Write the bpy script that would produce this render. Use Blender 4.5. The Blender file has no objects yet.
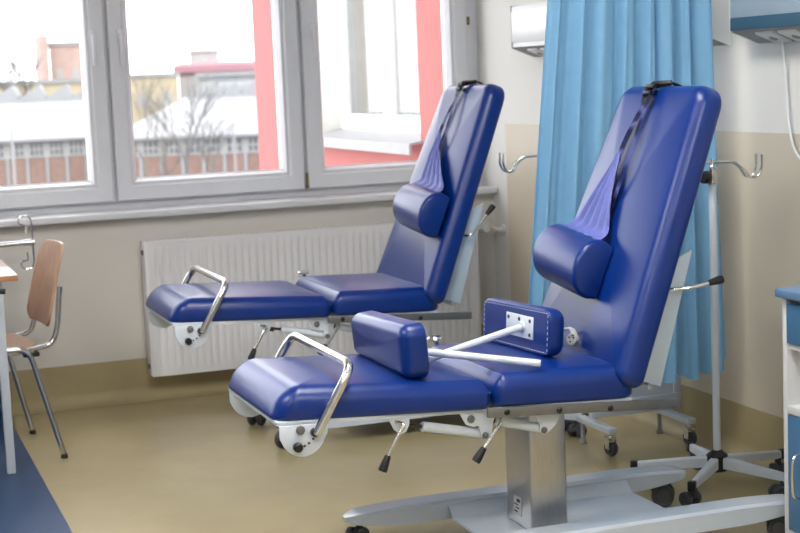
import bpy, bmesh, math, random
from mathutils import Vector, Matrix
random.seed(7)
C = bpy.context.scene
COL = C.collection
PI = math.pi
def V(*a): return Vector(a)

# ------------------------------------------------------------------ materials
def mat(name, col, rough=.5, metal=0., spec=.5, var=.06, scale=12., bump=0., bscale=60., coat=0., stretch=None, col2=None, emis=None, trans=0.):
    m = bpy.data.materials.new(name); m.use_nodes = True
    nt = m.node_tree; N = nt.nodes; L = nt.links
    b = N['Principled BSDF']
    b.inputs['Roughness'].default_value = rough
    b.inputs['Metallic'].default_value = metal
    b.inputs['Specular IOR Level'].default_value = spec
    b.inputs['Coat Weight'].default_value = coat
    tc = N.new('ShaderNodeTexCoord'); mp = N.new('ShaderNodeMapping')
    L.new(tc.outputs['Object'], mp.inputs['Vector'])
    if stretch: mp.inputs['Scale'].default_value = stretch
    nz = N.new('ShaderNodeTexNoise'); nz.inputs['Scale'].default_value = scale; nz.inputs['Detail'].default_value = 5
    L.new(mp.outputs['Vector'], nz.inputs['Vector'])
    cr = N.new('ShaderNodeValToRGB')
    c = col; d = col2 or tuple(max(0, v*(1-var)) for v in col)
    e = col2 and col or tuple(min(1, v*(1+var)) for v in col)
    cr.color_ramp.elements[0].position = .3; cr.color_ramp.elements[1].position = .7
    cr.color_ramp.elements[0].color = (*d, 1); cr.color_ramp.elements[1].color = (*e, 1)
    L.new(nz.outputs['Fac'], cr.inputs['Fac']); L.new(cr.outputs['Color'], b.inputs['Base Color'])
    if bump:
        n2 = N.new('ShaderNodeTexNoise'); n2.inputs['Scale'].default_value = bscale; n2.inputs['Detail'].default_value = 3
        L.new(mp.outputs['Vector'], n2.inputs['Vector'])
        bp = N.new('ShaderNodeBump'); bp.inputs['Strength'].default_value = bump; bp.inputs['Distance'].default_value = .01
        L.new(n2.outputs['Fac'], bp.inputs['Height']); L.new(bp.outputs['Normal'], b.inputs['Normal'])
    if emis:
        b.inputs['Emission Color'].default_value = (*emis[0], 1); b.inputs['Emission Strength'].default_value = emis[1]
    if trans:
        tr = N.new('ShaderNodeBsdfTranslucent'); tr.inputs['Color'].default_value = (*col, 1)
        mx = N.new('ShaderNodeMixShader'); mx.inputs['Fac'].default_value = trans
        L.new(b.outputs[0], mx.inputs[1]); L.new(tr.outputs[0], mx.inputs[2])
        L.new(mx.outputs[0], N['Material Output'].inputs['Surface'])
    return m

def glass_mat(name, tint=(1, 1, 1)):
    m = bpy.data.materials.new(name); m.use_nodes = True
    nt = m.node_tree; N = nt.nodes; L = nt.links
    N.remove(N['Principled BSDF'])
    t = N.new('ShaderNodeBsdfTransparent'); t.inputs['Color'].default_value = (*tint, 1)
    g = N.new('ShaderNodeBsdfGlossy'); g.inputs['Roughness'].default_value = .02
    lw = N.new('ShaderNodeLayerWeight'); lw.inputs['Blend'].default_value = .5
    pw = N.new('ShaderNodeMath'); pw.operation = 'POWER'; pw.inputs[1].default_value = 4.5
    f = N.new('ShaderNodeMath'); f.operation = 'MULTIPLY_ADD'; f.inputs[1].default_value = .6; f.inputs[2].default_value = .025
    L.new(lw.outputs['Facing'], pw.inputs[0]); L.new(pw.outputs[0], f.inputs[0])
    nz = N.new('ShaderNodeTexNoise'); nz.inputs['Scale'].default_value = 2
    bp = N.new('ShaderNodeBump'); bp.inputs['Strength'].default_value = .004
    L.new(nz.outputs['Fac'], bp.inputs['Height']); L.new(bp.outputs['Normal'], g.inputs['Normal'])
    mx = N.new('ShaderNodeMixShader')
    L.new(f.outputs[0], mx.inputs['Fac']); L.new(t.outputs[0], mx.inputs[1]); L.new(g.outputs[0], mx.inputs[2])
    L.new(mx.outputs[0], N['Material Output'].inputs['Surface'])
    return m

M = {}
M['vinyl'] = mat('blue_vinyl', (.001, .024, .18), rough=.31, spec=.45, var=.05, bump=.05, bscale=240)
M['vinyl_dark'] = mat('blue_vinyl_back', (.008, .018, .15), rough=.5, var=.05, bump=.06, bscale=240)
M['fabric'] = mat('blue_sling_cloth', (.10, .125, .40), rough=.5, spec=.5, var=.1, scale=40, bump=.2, bscale=300)
M['stitch'] = mat('pale_thread', (.45, .5, .75), rough=.8)
M['white'] = mat('white_powder_coat', (.64, .70, .78), rough=.35, var=.03)
M['white_gloss'] = mat('white_gloss_cover', (.56, .63, .73), rough=.18, var=.02, coat=.3)
M['plate'] = mat('pale_blue_plate', (.50, .60, .70), rough=.4, var=.03)
M['steel'] = mat('brushed_steel', (.50, .50, .50), rough=.34, metal=1, var=.1, scale=30, stretch=(30, 30, 1))
M['rail'] = mat('grey_rail_metal', (.20, .205, .21), rough=.45, metal=.7, var=.08, scale=40)
M['chrome'] = mat('chrome', (.74, .73, .71), rough=.2, metal=1, var=.03)
M['chrome_dark'] = mat('chrome_chair', (.55, .56, .58), rough=.14, metal=1, var=.03)
M['black'] = mat('black_plastic', (.006, .006, .007), rough=.45)
M['rubber'] = mat('grey_rubber', (.055, .057, .064), rough=.6)
M['grey'] = mat('grey_plastic', (.30, .31, .33), rough=.5)
M['plug'] = mat('grey_plug_plastic', (.42, .43, .44), rough=.45)
M['label'] = mat('paper_label', (.6, .6, .58), rough=.5)
M['floor'] = mat('tan_vinyl_floor', (.39, .325, .185), rough=.27, spec=.5, var=.05, scale=5, bump=.015, bscale=30)
M['cove'] = mat('tan_vinyl_cove', (.38, .315, .175), rough=.5, spec=.3, var=.05, scale=5)
M['floor_blue'] = mat('blue_vinyl_floor', (.018, .055, .145), rough=.34, spec=.35, var=.1, scale=9, bump=.015, bscale=30)
M['wall'] = mat('painted_plaster', (.66, .63, .58), rough=.75, var=.015, scale=3, bump=.03, bscale=90)
M['wall_white'] = mat('white_painted_plaster', (.74, .73, .70), rough=.7, var=.012, scale=3, bump=.03, bscale=90)
M['dado'] = mat('beige_washable_paint', (.60, .53, .42), rough=.4, var=.015, scale=3, bump=.02, bscale=90)
M['pvc'] = mat('white_pvc', (.70, .71, .745), rough=.3, var=.02)
M['sill'] = mat('white_laminate_sill', (.70, .71, .74), rough=.25, var=.02)
M['radiator'] = mat('white_enamel', (.80, .80, .82), rough=.35, var=.02)
M['pipe'] = mat('cream_pipe', (.68, .64, .56), rough=.45)
M['brass'] = mat('aged_brass', (.22, .15, .06), rough=.4, metal=.8)
M['ceiling'] = mat('white_ceiling', (.75, .75, .74), rough=.9, var=.01)
M['curtain'] = mat('light_blue_curtain', (.24, .475, .70), rough=.7, spec=.2, var=.04, scale=30, bump=.05, bscale=200, trans=.3)
M['unit_white'] = mat('unit_white', (.72, .73, .74), rough=.3, var=.02)
M['unit_blue'] = mat('unit_pale_blue', (.36, .44, .52), rough=.35, var=.03)
M['unit_band'] = mat('unit_slate_blue', (.045, .105, .165), rough=.4, var=.05)
M['unit_under'] = mat('unit_underside_grey', (.27, .27, .27), rough=.5)
M['cab_white'] = mat('cabinet_white', (.62, .63, .65), rough=.4, var=.02)
M['cab_blue'] = mat('cabinet_blue_laminate', (.05, .155, .31), rough=.4, var=.04)
M['cab_top'] = mat('cabinet_blue_top', (.12, .22, .39), rough=.35, var=.04)
M['wood'] = mat('beech_plywood', (.52, .315, .20), rough=.35, var=.0, scale=4, stretch=(14, 14, 1.2), col2=(.40, .225, .14))
M['wood_edge'] = mat('beech_edge', (.45, .22, .12), rough=.4, scale=8, var=.15)
M['table_top'] = mat('pale_beech_laminate', (.62, .50, .44), rough=.25, scale=4, stretch=(2, 14, 14), var=.08)
M['table_leg'] = mat('grey_painted_steel', (.46, .50, .55), rough=.4, var=.03)
M['glass'] = glass_mat('window_glass')
M['red'] = mat('red_facade_render', (.29, .085, .08), rough=.85, var=.05, scale=4, bump=.1, bscale=60)
M['out_white'] = mat('outside_white_frame', (.8, .8, .8), rough=.4)
M['out_sill'] = mat('outside_metal_sill', (.22, .22, .23), rough=.45)
M['reveal'] = mat('pale_reveal_render', (.55, .54, .51), rough=.85, var=.08, scale=8)
M['out_net'] = mat('outside_net_cloth', (.145, .155, .16), rough=.6, spec=.3, var=.15, scale=.8, stretch=(1, 3, .5))  # mottled grey cloth of the net curtain
M['drape'] = mat('beige_drape', (.14, .13, .115), rough=.8, var=.1)
M['snow'] = mat('snow', (.235, .24, .25), rough=.9, var=.06, scale=.6)
M['brick'] = mat('hazed_brick', (.20, .13, .108), rough=.9, var=.15, scale=3)  # brick paled, winter haze put into the colour
M['brick_pink'] = mat('hazed_pink_brick', (.34, .245, .22), rough=.9, var=.1, scale=1)  # far brick washed out to pink, haze mixed into its colour
M['pale_wall'] = mat('pale_render', (.30, .297, .293), rough=.9, var=.08, scale=1)
M['yellow_wall'] = mat('hazed_yellow_render', (.37, .315, .22), rough=.9, var=.1, scale=.5)  # yellow dulled by haze painted into the base colour
M['dark_win'] = mat('grey_window_panes', (.08, .085, .10), rough=.5, var=.2, scale=2)
M['maroon'] = mat('hazed_maroon_roof', (.27, .14, .165), rough=.8, var=.05)  # maroon greyed, distance haze is part of this colour
M['twig'] = mat('grey_twig', (.13, .125, .12), rough=.95, var=.2, scale=1)
M['twig_far'] = mat('pale_grey_twig', (.22, .215, .21), rough=.95, var=.2, scale=1)
M['street'] = mat('grey_snowy_street', (.20, .195, .195), rough=.9, var=.2, scale=.2)
M['sign_blue'] = mat('pale_blue_sign', (.36, .45, .62), rough=.5)
M['lamp'] = mat('fill_diffuser', (.8, .8, .8), rough=.6, emis=((1., .975, .93), 15.))  # glow of the added ceiling panels that fill the room

# ------------------------------------------------------------------ mesh helpers
def newbm(): return bmesh.new()

def add_box(bm, x0, x1, y0, y1, z0, z1, bev=0., seg=2, rot=None):
    vs = [bm.verts.new((x, y, z)) for x in (x0, x1) for y in (y0, y1) for z in (z0, z1)]
    f = [(0, 1, 3, 2), (4, 6, 7, 5), (0, 4, 5, 1), (2, 3, 7, 6), (0, 2, 6, 4), (1, 5, 7, 3)]
    fs = [bm.faces.new([vs[i] for i in q]) for q in f]
    if rot: bmesh.ops.rotate(bm, verts=vs, cent=rot[0], matrix=rot[1])
    if bev:
        es = list({e for q in fs for e in q.edges})
        bmesh.ops.bevel(bm, geom=es, offset=bev, segments=seg, affect='EDGES', profile=.5)
    return bm

def add_tube(bm, pts, r, n=10, cap=True, closed=False):
    """a tube along a list of points; r a number or one per point"""
    pts = [Vector(p) for p in pts]; k = len(pts)
    rr = r if isinstance(r, (list, tuple)) else [r]*k
    tan = []
    for i in range(k):
        a = pts[i-1] if (i or closed) else pts[0]
        b = pts[(i+1) % k] if (i < k-1 or closed) else pts[-1]
        t = b-a
        tan.append(t.normalized() if t.length > 1e-9 else Vector((0, 0, 1)))
    up = Vector((0, 0, 1)) if abs(tan[0].z) < .9 else Vector((1, 0, 0))
    nrm = tan[0].cross(up).normalized(); rings = []
    for i in range(k):
        if i:
            q = tan[i-1].rotation_difference(tan[i]); nrm = q @ nrm
        bn = tan[i].cross(nrm).normalized()
        rings.append([bm.verts.new(pts[i]+rr[i]*(math.cos(2*PI*j/n)*nrm+math.sin(2*PI*j/n)*bn)) for j in range(n)])
    for i in range(k if closed else k-1):
        A, B = rings[i], rings[(i+1) % k]
        for j in range(n):
            bm.faces.new((A[j], A[(j+1) % n], B[(j+1) % n], B[j]))
    if cap and not closed:
        bm.faces.new(rings[0][::-1]); bm.faces.new(rings[-1])
    return bm

def arc_path(pts, r, n=6):
    """round the corners of a polyline"""
    P = [Vector(p) for p in pts]; out = [P[0]]
    for i in range(1, len(P)-1):
        a = (P[i-1]-P[i]); b = (P[i+1]-P[i])
        d = min(r, a.length*.48, b.length*.48)
        p0 = P[i]+a.normalized()*d; p1 = P[i]+b.normalized()*d
        for k in range(n+1):
            t = k/n
            out.append((1-t)**2*p0+2*t*(1-t)*P[i]+t*t*p1)
    out.append(P[-1]); return out

def add_lathe(bm, prof, cen=(0, 0, 0), axis=(0, 0, 1), n=20):
    """prof: (radius, height) pairs"""
    q = Vector((0, 0, 1)).rotation_difference(Vector(axis).normalized()); c = Vector(cen)
    rings = []
    for (r, h) in prof:
        if r < 1e-6: rings.append([bm.verts.new(c+q @ Vector((0, 0, h)))])
        else: rings.append([bm.verts.new(c+q @ Vector((r*math.cos(2*PI*j/n), r*math.sin(2*PI*j/n), h))) for j in range(n)])
    for A, B in zip(rings, rings[1:]):
        for j in range(n):
            a0, a1 = A[j % len(A)], A[(j+1) % len(A)]; b0, b1 = B[j % len(B)], B[(j+1) % len(B)]
            q4 = []
            for v in (a0, a1, b1, b0):
                if v not in q4: q4.append(v)
            if len(q4) > 2: bm.faces.new(q4)
    if len(rings[0]) > 1: bm.faces.new(rings[0][::-1])
    if len(rings[-1]) > 1: bm.faces.new(rings[-1])
    return bm

def add_prism(bm, poly, fn, w0, w1, bev=0., seg=2):
    """poly in (u,v); fn(u,v,w) -> point"""
    A = [bm.verts.new(fn(u, v, w0)) for u, v in poly]; B = [bm.verts.new(fn(u, v, w1)) for u, v in poly]
    fs = [bm.faces.new(A[::-1]), bm.faces.new(B)]
    for i in range(len(poly)):
        j = (i+1) % len(poly); fs.append(bm.faces.new((A[i], A[j], B[j], B[i])))
    if bev:
        es = list({e for f in fs for e in f.edges})
        bmesh.ops.bevel(bm, geom=es, offset=bev, segments=seg, affect='EDGES', profile=.5)
    return bm

def xz(u, v, w): return Vector((u, w, v))
def rounded(poly, radii, n=6):
    """polygon with rounded corners -> (points, inward-normals)"""
    k = len(poly); out = []
    for i in range(k):
        P = Vector(poly[i]); a = Vector(poly[i-1])-P; b = Vector(poly[(i+1) % k])-P
        an, bn = a.normalized(), b.normalized()
        ang = an.angle(bn); d = radii[i]/math.tan(ang/2)
        cen = P+(an+bn).normalized()*(radii[i]/math.sin(ang/2))
        s = P+an*d-cen; e = P+bn*d-cen
        for j in range(n+1):
            t = j/n; w = (s*(1-t)+e*t).normalized()
            out.append((cen+w*radii[i], -w, radii[i]))
    return out

def add_pillow(bm, poly, radii, T, rb, rt, fn, crown=.0, shear=None, nb=5):
    """padded slab: outline poly (u,v) counter-clockwise, thickness T along w, edge radii rb (bottom), rt (top)"""
    R = rounded(poly, radii); rings = []
    def ring(inset, w):
        out = []
        for p, nn, r in R:
            q = p+nn*min(inset, r*.98)
            u, v, ww = q.x, q.y, w
            if shear: u, v, ww = shear(u, v, ww)
            out.append(bm.verts.new(fn(u, v, ww)))
        rings.append(out)
    for k in range(nb+1):
        a = PI/2*k/nb; ring(rb*(1-math.sin(a)), rb*(1-math.cos(a)))
    for k in range(nb+1):
        a = PI/2*k/nb; ring(rt*(1-math.cos(a)), T-rt+rt*math.sin(a))
    cu = sum(p.x for p, _, _ in R)/len(R); cv = sum(p.y for p, _, _ in R)/len(R)
    for s in (.93, .84, .7, .5, .25):
        out = []
        for p, nn, r in R:
            q = p+nn*min(rt, r*.98)
            u, v, ww = cu+(q.x-cu)*s, cv+(q.y-cv)*s, T+crown*(1-s*s)
            if shear: u, v, ww = shear(u, v, ww)
            out.append(bm.verts.new(fn(u, v, ww)))
        rings.append(out)
    n = len(R)
    for A, B in zip(rings, rings[1:]):
        for j in range(n): bm.faces.new((A[j], A[(j+1) % n], B[(j+1) % n], B[j]))
    bm.faces.new(rings[0][::-1]); bm.faces.new(rings[-1])
    return bm

def root_of(o):
    while o.parent: o = o.parent
    return o

def obj(name, bm, m, parent=None, label=None, smooth=35, kind=None):
    """one mesh object; bm is in world coordinates"""
    bmesh.ops.recalc_face_normals(bm, faces=bm.faces)
    if parent is not None:
        bmesh.ops.translate(bm, verts=bm.verts, vec=-root_of(parent).location)
    off = None
    if parent is None:                                   # origin at the middle of its base
        xs = [v.co for v in bm.verts]
        off = Vector(((min(v.x for v in xs)+max(v.x for v in xs))/2, (min(v.y for v in xs)+max(v.y for v in xs))/2, min(v.z for v in xs)))
        bmesh.ops.translate(bm, verts=bm.verts, vec=-off)
    if smooth:
        for f in bm.faces: f.smooth = True
        lim = math.radians(smooth)
        for e in bm.edges:
            if len(e.link_faces) == 2 and e.calc_face_angle(0) > lim: e.smooth = False
    me = bpy.data.meshes.new(name); bm.to_mesh(me); bm.free()
    ms = m if isinstance(m, (list, tuple)) else [m]
    for x in ms: me.materials.append(x)
    o = bpy.data.objects.new(name, me); COL.objects.link(o)
    if off is not None: o.location = off
    if parent is not None: o.parent = parent
    if label: o['label'] = label
    if kind: o['kind'] = kind
    return o

def tag(o, label, cat, group=None):
    o['label'] = label; o['category'] = cat
    if group: o['group'] = group
    return o

def thing(name, label, cat, loc, group=None):
    o = bpy.data.objects.new(name, None); COL.objects.link(o); o.location = loc; o.empty_display_size = .1
    return tag(o, label, cat, group)

def dup(root, delta, label, rotz=0.):
    def cp(o, par):
        c = o.copy(); COL.objects.link(c)
        if par: c.parent = par
        for ch in [x for x in bpy.data.objects if x.parent == o]: cp(ch, c)
        return c
    r = cp(root, None); r.location = root.location+Vector(delta); r.rotation_euler.z += rotz; r['label'] = label
    return r

def box_obj(name, dims, m, parent=None, bev=0., **k):
    return obj(name, add_box(newbm(), *dims, bev=bev), m, parent, **k)

def quads(name, rects, mats, kind=None):
    """mesh of quads [(pts, material index)]"""
    bm = newbm()
    for pts, mi in rects:
        f = bm.faces.new([bm.verts.new(p) for p in pts]); f.material_index = mi
    return obj(name, bm, mats, smooth=0, kind=kind)

# ------------------------------------------------------------------ the room
XR, YW, ZC, XL, YB = 2.951, 6.907, 2.85, -4.6, -1.6
BLX = .605
WX0, WX1, WZ0, WZ1 = -4.20, XR, .852, 2.50        # window opening
YO = 7.24                                         # outer face of the window wall
TH = .16
# floor: tan vinyl with a blue area on the left
bm = newbm()
def slab(bm, x0, x1, y0, y1, z0, z1, mi):
    n0 = len(bm.faces); add_box(bm, x0, x1, y0, y1, z0, z1); bm.faces.ensure_lookup_table()
    for f in bm.faces[n0:]: f.material_index = mi
slab(bm, BLX, XR+TH, YB-TH, YO, -.12, 0, 0); slab(bm, XL-TH, BLX, YB-TH, YO, -.12, 0, 1)
obj('floor', bm, [M['floor'], M['floor_blue']], smooth=0, kind='structure')
box_obj('ceiling', (XL-TH, XR+TH, YB-TH, YO, ZC, ZC+.15), M['ceiling'], kind='structure', smooth=0)
# window wall: parapet, lintel and left pier as one wall
bm = newbm()
slab(bm, XL, XR, YW, YO, 0, WZ0-.03, 0); slab(bm, XL, XR, YW, YO, WZ1, ZC, 0); slab(bm, XL, WX0, YW, YO, WZ0-.03, WZ1, 0)
obj('wall_back', bm, M['wall'], smooth=0, kind='structure')
bm = newbm()
add_box(bm, XR, XR+TH, YB, YO, 0, ZC)
obj('wall_right', bm, M['wall_white'], smooth=0, kind='structure')
# washable beige paint field on the right wall (a coat of paint 2 mm thick)
box_obj('trim_2', (XR-.002, XR, YB, 6.734, 0, 1.154), M['dado'], kind='structure', smooth=0)
box_obj('wall_left', (XL-TH, XL, YB, YO, 0, ZC), M['wall_white'], kind='structure', smooth=0)
box_obj('wall_front', (XL, XR, YB-TH, YB, 0, ZC), M['wall_white'], kind='structure', smooth=0)
# vinyl floor rolled up the walls as a cove
def cove(prof_n=10, h=.186, r=.06, t=.004):
    pr = [(0, h)]
    for k in range(prof_n+1):
        a = PI/2*k/prof_n; pr.append((t+r*(1-math.cos(a)) if k else t, t+r*(1-math.sin(a))))
    pr = [(0, h), (t, h)]+[(t+r*(1-math.cos(PI/2*k/prof_n)), .001+r*(1-math.sin(PI/2*k/prof_n))) for k in range(prof_n+1)]+[(0, .001)]
    return pr
bm = newbm(); add_prism(bm, cove(), lambda u, v, w: Vector((w, YW-u, v)), BLX, XR-.004)
obj('baseboard_back', bm, M['cove'], kind='structure')
bm = newbm(); add_prism(bm, cove(), lambda u, v, w: Vector((w, YW-u, v)), XL, BLX)
obj('baseboard_left', bm, M['floor_blue'], kind='structure')
bm = newbm(); add_prism(bm, cove(), lambda u, v, w: Vector((XR-.002-u, w, v)), YB, YW)
obj('baseboard_right', bm, M['cove'], kind='structure')
# sill board
bm = newbm(); add_box(bm, WX0, XR-.004, 6.845, 7.05, WZ0-.03, WZ0, bev=.005)
obj('trim_1', bm, M['sill'], kind='structure')

# windows: one fixed frame, a row of sashes
YF0, YF1 = 7.03, 7.11
SEAMS = [WX0+.04, -3.28, -2.39, -1.50, -.61, .275, 1.16, 2.053, XR-.05]
bm = newbm()
add_box(bm, WX0, XR, YF0+.015, YF1, WZ0, WZ0+.05, bev=.004); add_box(bm, WX0, XR, YF0+.015, YF1, WZ1-.05, WZ1, bev=.004)
add_box(bm, WX0, WX0+.05, YF0+.015, YF1, WZ0+.05, WZ1-.05); add_box(bm, XR-.075, XR, YF0+.005, YF1, WZ0+.05, WZ1-.05, bev=.004)
for s in SEAMS[1:-1]: add_box(bm, s-.03, s+.03, YF0+.02, YF1, WZ0+.05, WZ1-.05)
obj('trim_3', bm, M['pvc'], kind='structure')
def sash(idx, x0, x1, handle_right):
    w = .098; z0, z1 = WZ0+.036, WZ1-.036
    bm = newbm()
    # mitred frame swept as a ring with a stepped profile
    prof = [(0, 0), (0, -.012), (.006, -.018), (.062, -.018), (.068, -.012), (.070, -.004), (w-.015, -.004), (w-.012, .002), (w, .034), (w, .07), (0, .07)]
    n = len(prof); cor = [(x0, z0, 1, 1), (x1, z0, -1, 1), (x1, z1, -1, -1), (x0, z1, 1, -1)]
    R = [[bm.verts.new((cx+sx*d, YF0+y, cz+sz*d)) for d, y in prof] for cx, cz, sx, sz in cor]
    for i in range(4):
        A, B = R[i], R[(i+1) % 4]
        for j in range(n): bm.faces.new((A[j], A[(j+1) % n], B[(j+1) % n], B[j]))
    o = obj('window_%d' % idx, bm, M['pvc'], kind='structure', smooth=20)
    P = o
    loc = P.location.copy()
    def part(nm, b, m): return obj(nm, b, m, P)
    part('glass_pane', add_box(newbm(), x0+w-.004, x1-w+.004, YF0+.038, YF0+.044, z0+w-.004, z1-w+.004), M['glass'])
    b = newbm(); g = .006
    for a in ((x0+w-g, x1-w+g, z0+w-g, z0+w+.002), (x0+w-g, x1-w+g, z1-w-.002, z1-w+g)): add_box(b, a[0], a[1], YF0+.030, YF0+.038, a[2], a[3])
    part('gasket', b, M['pvc'])
    hx = x1-.052 if handle_right else x0+.052; hz = 1.62
    b = newbm(); add_box(b, hx-.014, hx+.014, YF0-.028, YF0-.018, hz-.035, hz+.035, bev=.004)
    add_tube(b, [(hx, YF0-.026, hz), (hx, YF0-.05, hz)], .009)
    add_box(b, hx-.010, hx+.010, YF0-.062, YF0-.046, hz-.125, hz+.012, bev=.005)
    part('handle', b, M['pvc'])
    return o
for k in range(8): sash(k+1, SEAMS[k]+.008, SEAMS[k+1]-(.012 if k == 7 else .008), k not in (6, 7))
bm = newbm(); add_tube(bm, [(2.053, 7.008, .905), (2.053, 7.008, .965)], .006); add_lathe(bm, [(.009, 0), (.009, .012)], (2.053, 7.008, .893))
obj('trim_4', bm, M['brass'], kind='structure')
bm = newbm(); add_box(bm, 2.896, 2.910, 7.026, 7.036, 1.625, 1.665, bev=.003)
obj('trim_5', bm, M['brass'], kind='structure')

# ------------------------------------------------------------------ radiator
def radiator():
    t = thing('radiator', 'white ribbed panel radiator on the wall under the window sill', 'radiator', (2.03, 6.85, .1))
    x0, x1, z0, z1 = 1.238, 2.815, .113, .713
    bm = newbm()
    def strip(y, sgn):
        pts = [(x0, y)]; n = 46; p = (x1-x0-.06)/n
        pts.append((x0+.03, y))
        for k in range(n):
            xx = x0+.03+p*k
            pts += [(xx+p*.25, y), (xx+p*.4, y+.010*sgn), (xx+p*.75, y+.010*sgn), (xx+p*.9, y)]
        pts.append((x1, y)); return pts
    f = strip(6.807, 1); zs = [(z0, 0), (z0+.035, 0), (z0+.05, 1), (z1-.05, 1), (z1-.035, 0), (z1, 0)]
    rows = [[bm.verts.new((x, 6.807+(y-6.807)*k, z)) for x, y in f] for z, k in zs]
    for A, B in zip(rows, rows[1:]):
        for j in range(len(f)-1): bm.faces.new((A[j], A[j+1], B[j+1], B[j]))
    obj('front_panel', bm, M['radiator'], t, smooth=50)
    bm = newbm(); add_box(bm, x0, x1, 6.820, 6.85, z0, z1, bev=.004); add_box(bm, x0+.01, x1-.01, 6.852, 6.885, z0+.01, z1-.02)
    obj('water_panels', bm, M['radiator'], t)
    for x in (x0-.006, x1-.008):
        bm = newbm(); add_box(bm, x, x+.014, 6.803, 6.89, z0+.005, z1+.004, bev=.003); obj('side_cover', bm, M['radiator'], t)
    bm = newbm()
    for k in range(60):
        xx = x0+.03+k*(x1-x0-.06)/60; add_box(bm, xx, xx+.017, 6.815, 6.88, z1, z1+.003)
    add_box(bm, x0, x1, 6.805, 6.815, z1-.006, z1+.005, bev=.002)
    obj('top_grille', bm, M['radiator'], t)
    for x, z in ((x0-.012, z1-.045), (x0-.012, z0+.045)):
        bm = newbm(); add_lathe(bm, [(.011, 0), (.011, .014)], (x, 6.84, z), (1, 0, 0)); obj('end_plug', bm, M['rubber'], t)
    for x in (x0+.25, x1-.29):
        bm = newbm(); add_box(bm, x, x+.04, 6.885, YW-.0005, z0+.1, z1-.08); obj('wall_bracket', bm, M['radiator'], t)
    zv = .66
    bm = newbm(); add_tube(bm, [(x1, 6.84, zv), (x1+.035, 6.84, zv)], .011)
    add_lathe(bm, [(.0, -.03), (.017, -.028), (.021, -.01), (.019, .02), (.021, .03), (.015, .034), (0, .034)], (x1+.045, 6.815, zv+.002), (0, 1, 0))
    obj('valve', bm, M['unit_white'], t)
    bm = newbm(); add_tube(bm, arc_path([(x1+.055, 6.84, zv+.012), (x1+.085, 6.84, zv+.012), (x1+.095, 6.8, zv-.008), (XR-.002, 6.79, zv-.008)], .02), .0095)
    obj('pipe', bm, M['pipe'], t)
    bm = newbm(); add_lathe(bm, [(.024, 0), (.022, .008), (.011, .012)], (XR-.002, 6.79, zv-.008), (-1, 0, 0)); obj('pipe_rosette', bm, M['unit_white'], t)
radiator()

# ------------------------------------------------------------------ treatment couch
CY = 4.06
def castor(name, parent, p, ang, r=.036, z_top=.09, twin=True):
    """swivel castor under point p: housing is the part, wheels are sub-parts"""
    x, y = p; d = Vector((math.cos(ang), math.sin(ang), 0)); s = Vector((-d.y, d.x, 0))
    c = Vector((x, y, 0))-d*.018
    bm = newbm(); add_tube(bm, [(x, y, z_top), (x, y, z_top-.018)], .011)
    def fn(u, v, w): return c+d*u+s*w+Vector((0, 0, v))
    hood = [(-.9*r, r*1.0), (-.7*r, r*1.55), (0, r*1.95), (r*.9, r*2.1), (r*1.2, r*1.9), (r*.95, r*1.1)]
    add_prism(bm, hood, fn, -.008, .008, bev=.003)
    h = obj(name, bm, M['rubber'], parent)
    for q in ((-1, 1) if twin else (0,)):
        b = newbm(); w = .011
        add_lathe(b, [(.0, -w), (r*.55, -w), (r*.62, -w*.6), (r*.9, -w*.9), (r, -w*.5), (r, w*.5), (r*.9, w*.9), (r*.62, w*.6), (r*.55, w), (0, w)], c+s*q*.0195+Vector((0, 0, r)), s, n=24)
        obj('wheel', b, M['rubber'], h)
    return h

def add_lever(t, path, tip, d):
    bm = newbm(); add_tube(bm, arc_path(path, .02), .0055)
    lv = obj('lever', bm, M['chrome'], t)
    bm = newbm(); add_lathe(bm, [(.0075, -.002), (.009, .004), (.0125, .034), (.0115, .042), (0, .043)], tip, d, n=16)
    obj('grip', bm, M['black'], lv, 'black grip')
    return lv

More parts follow.
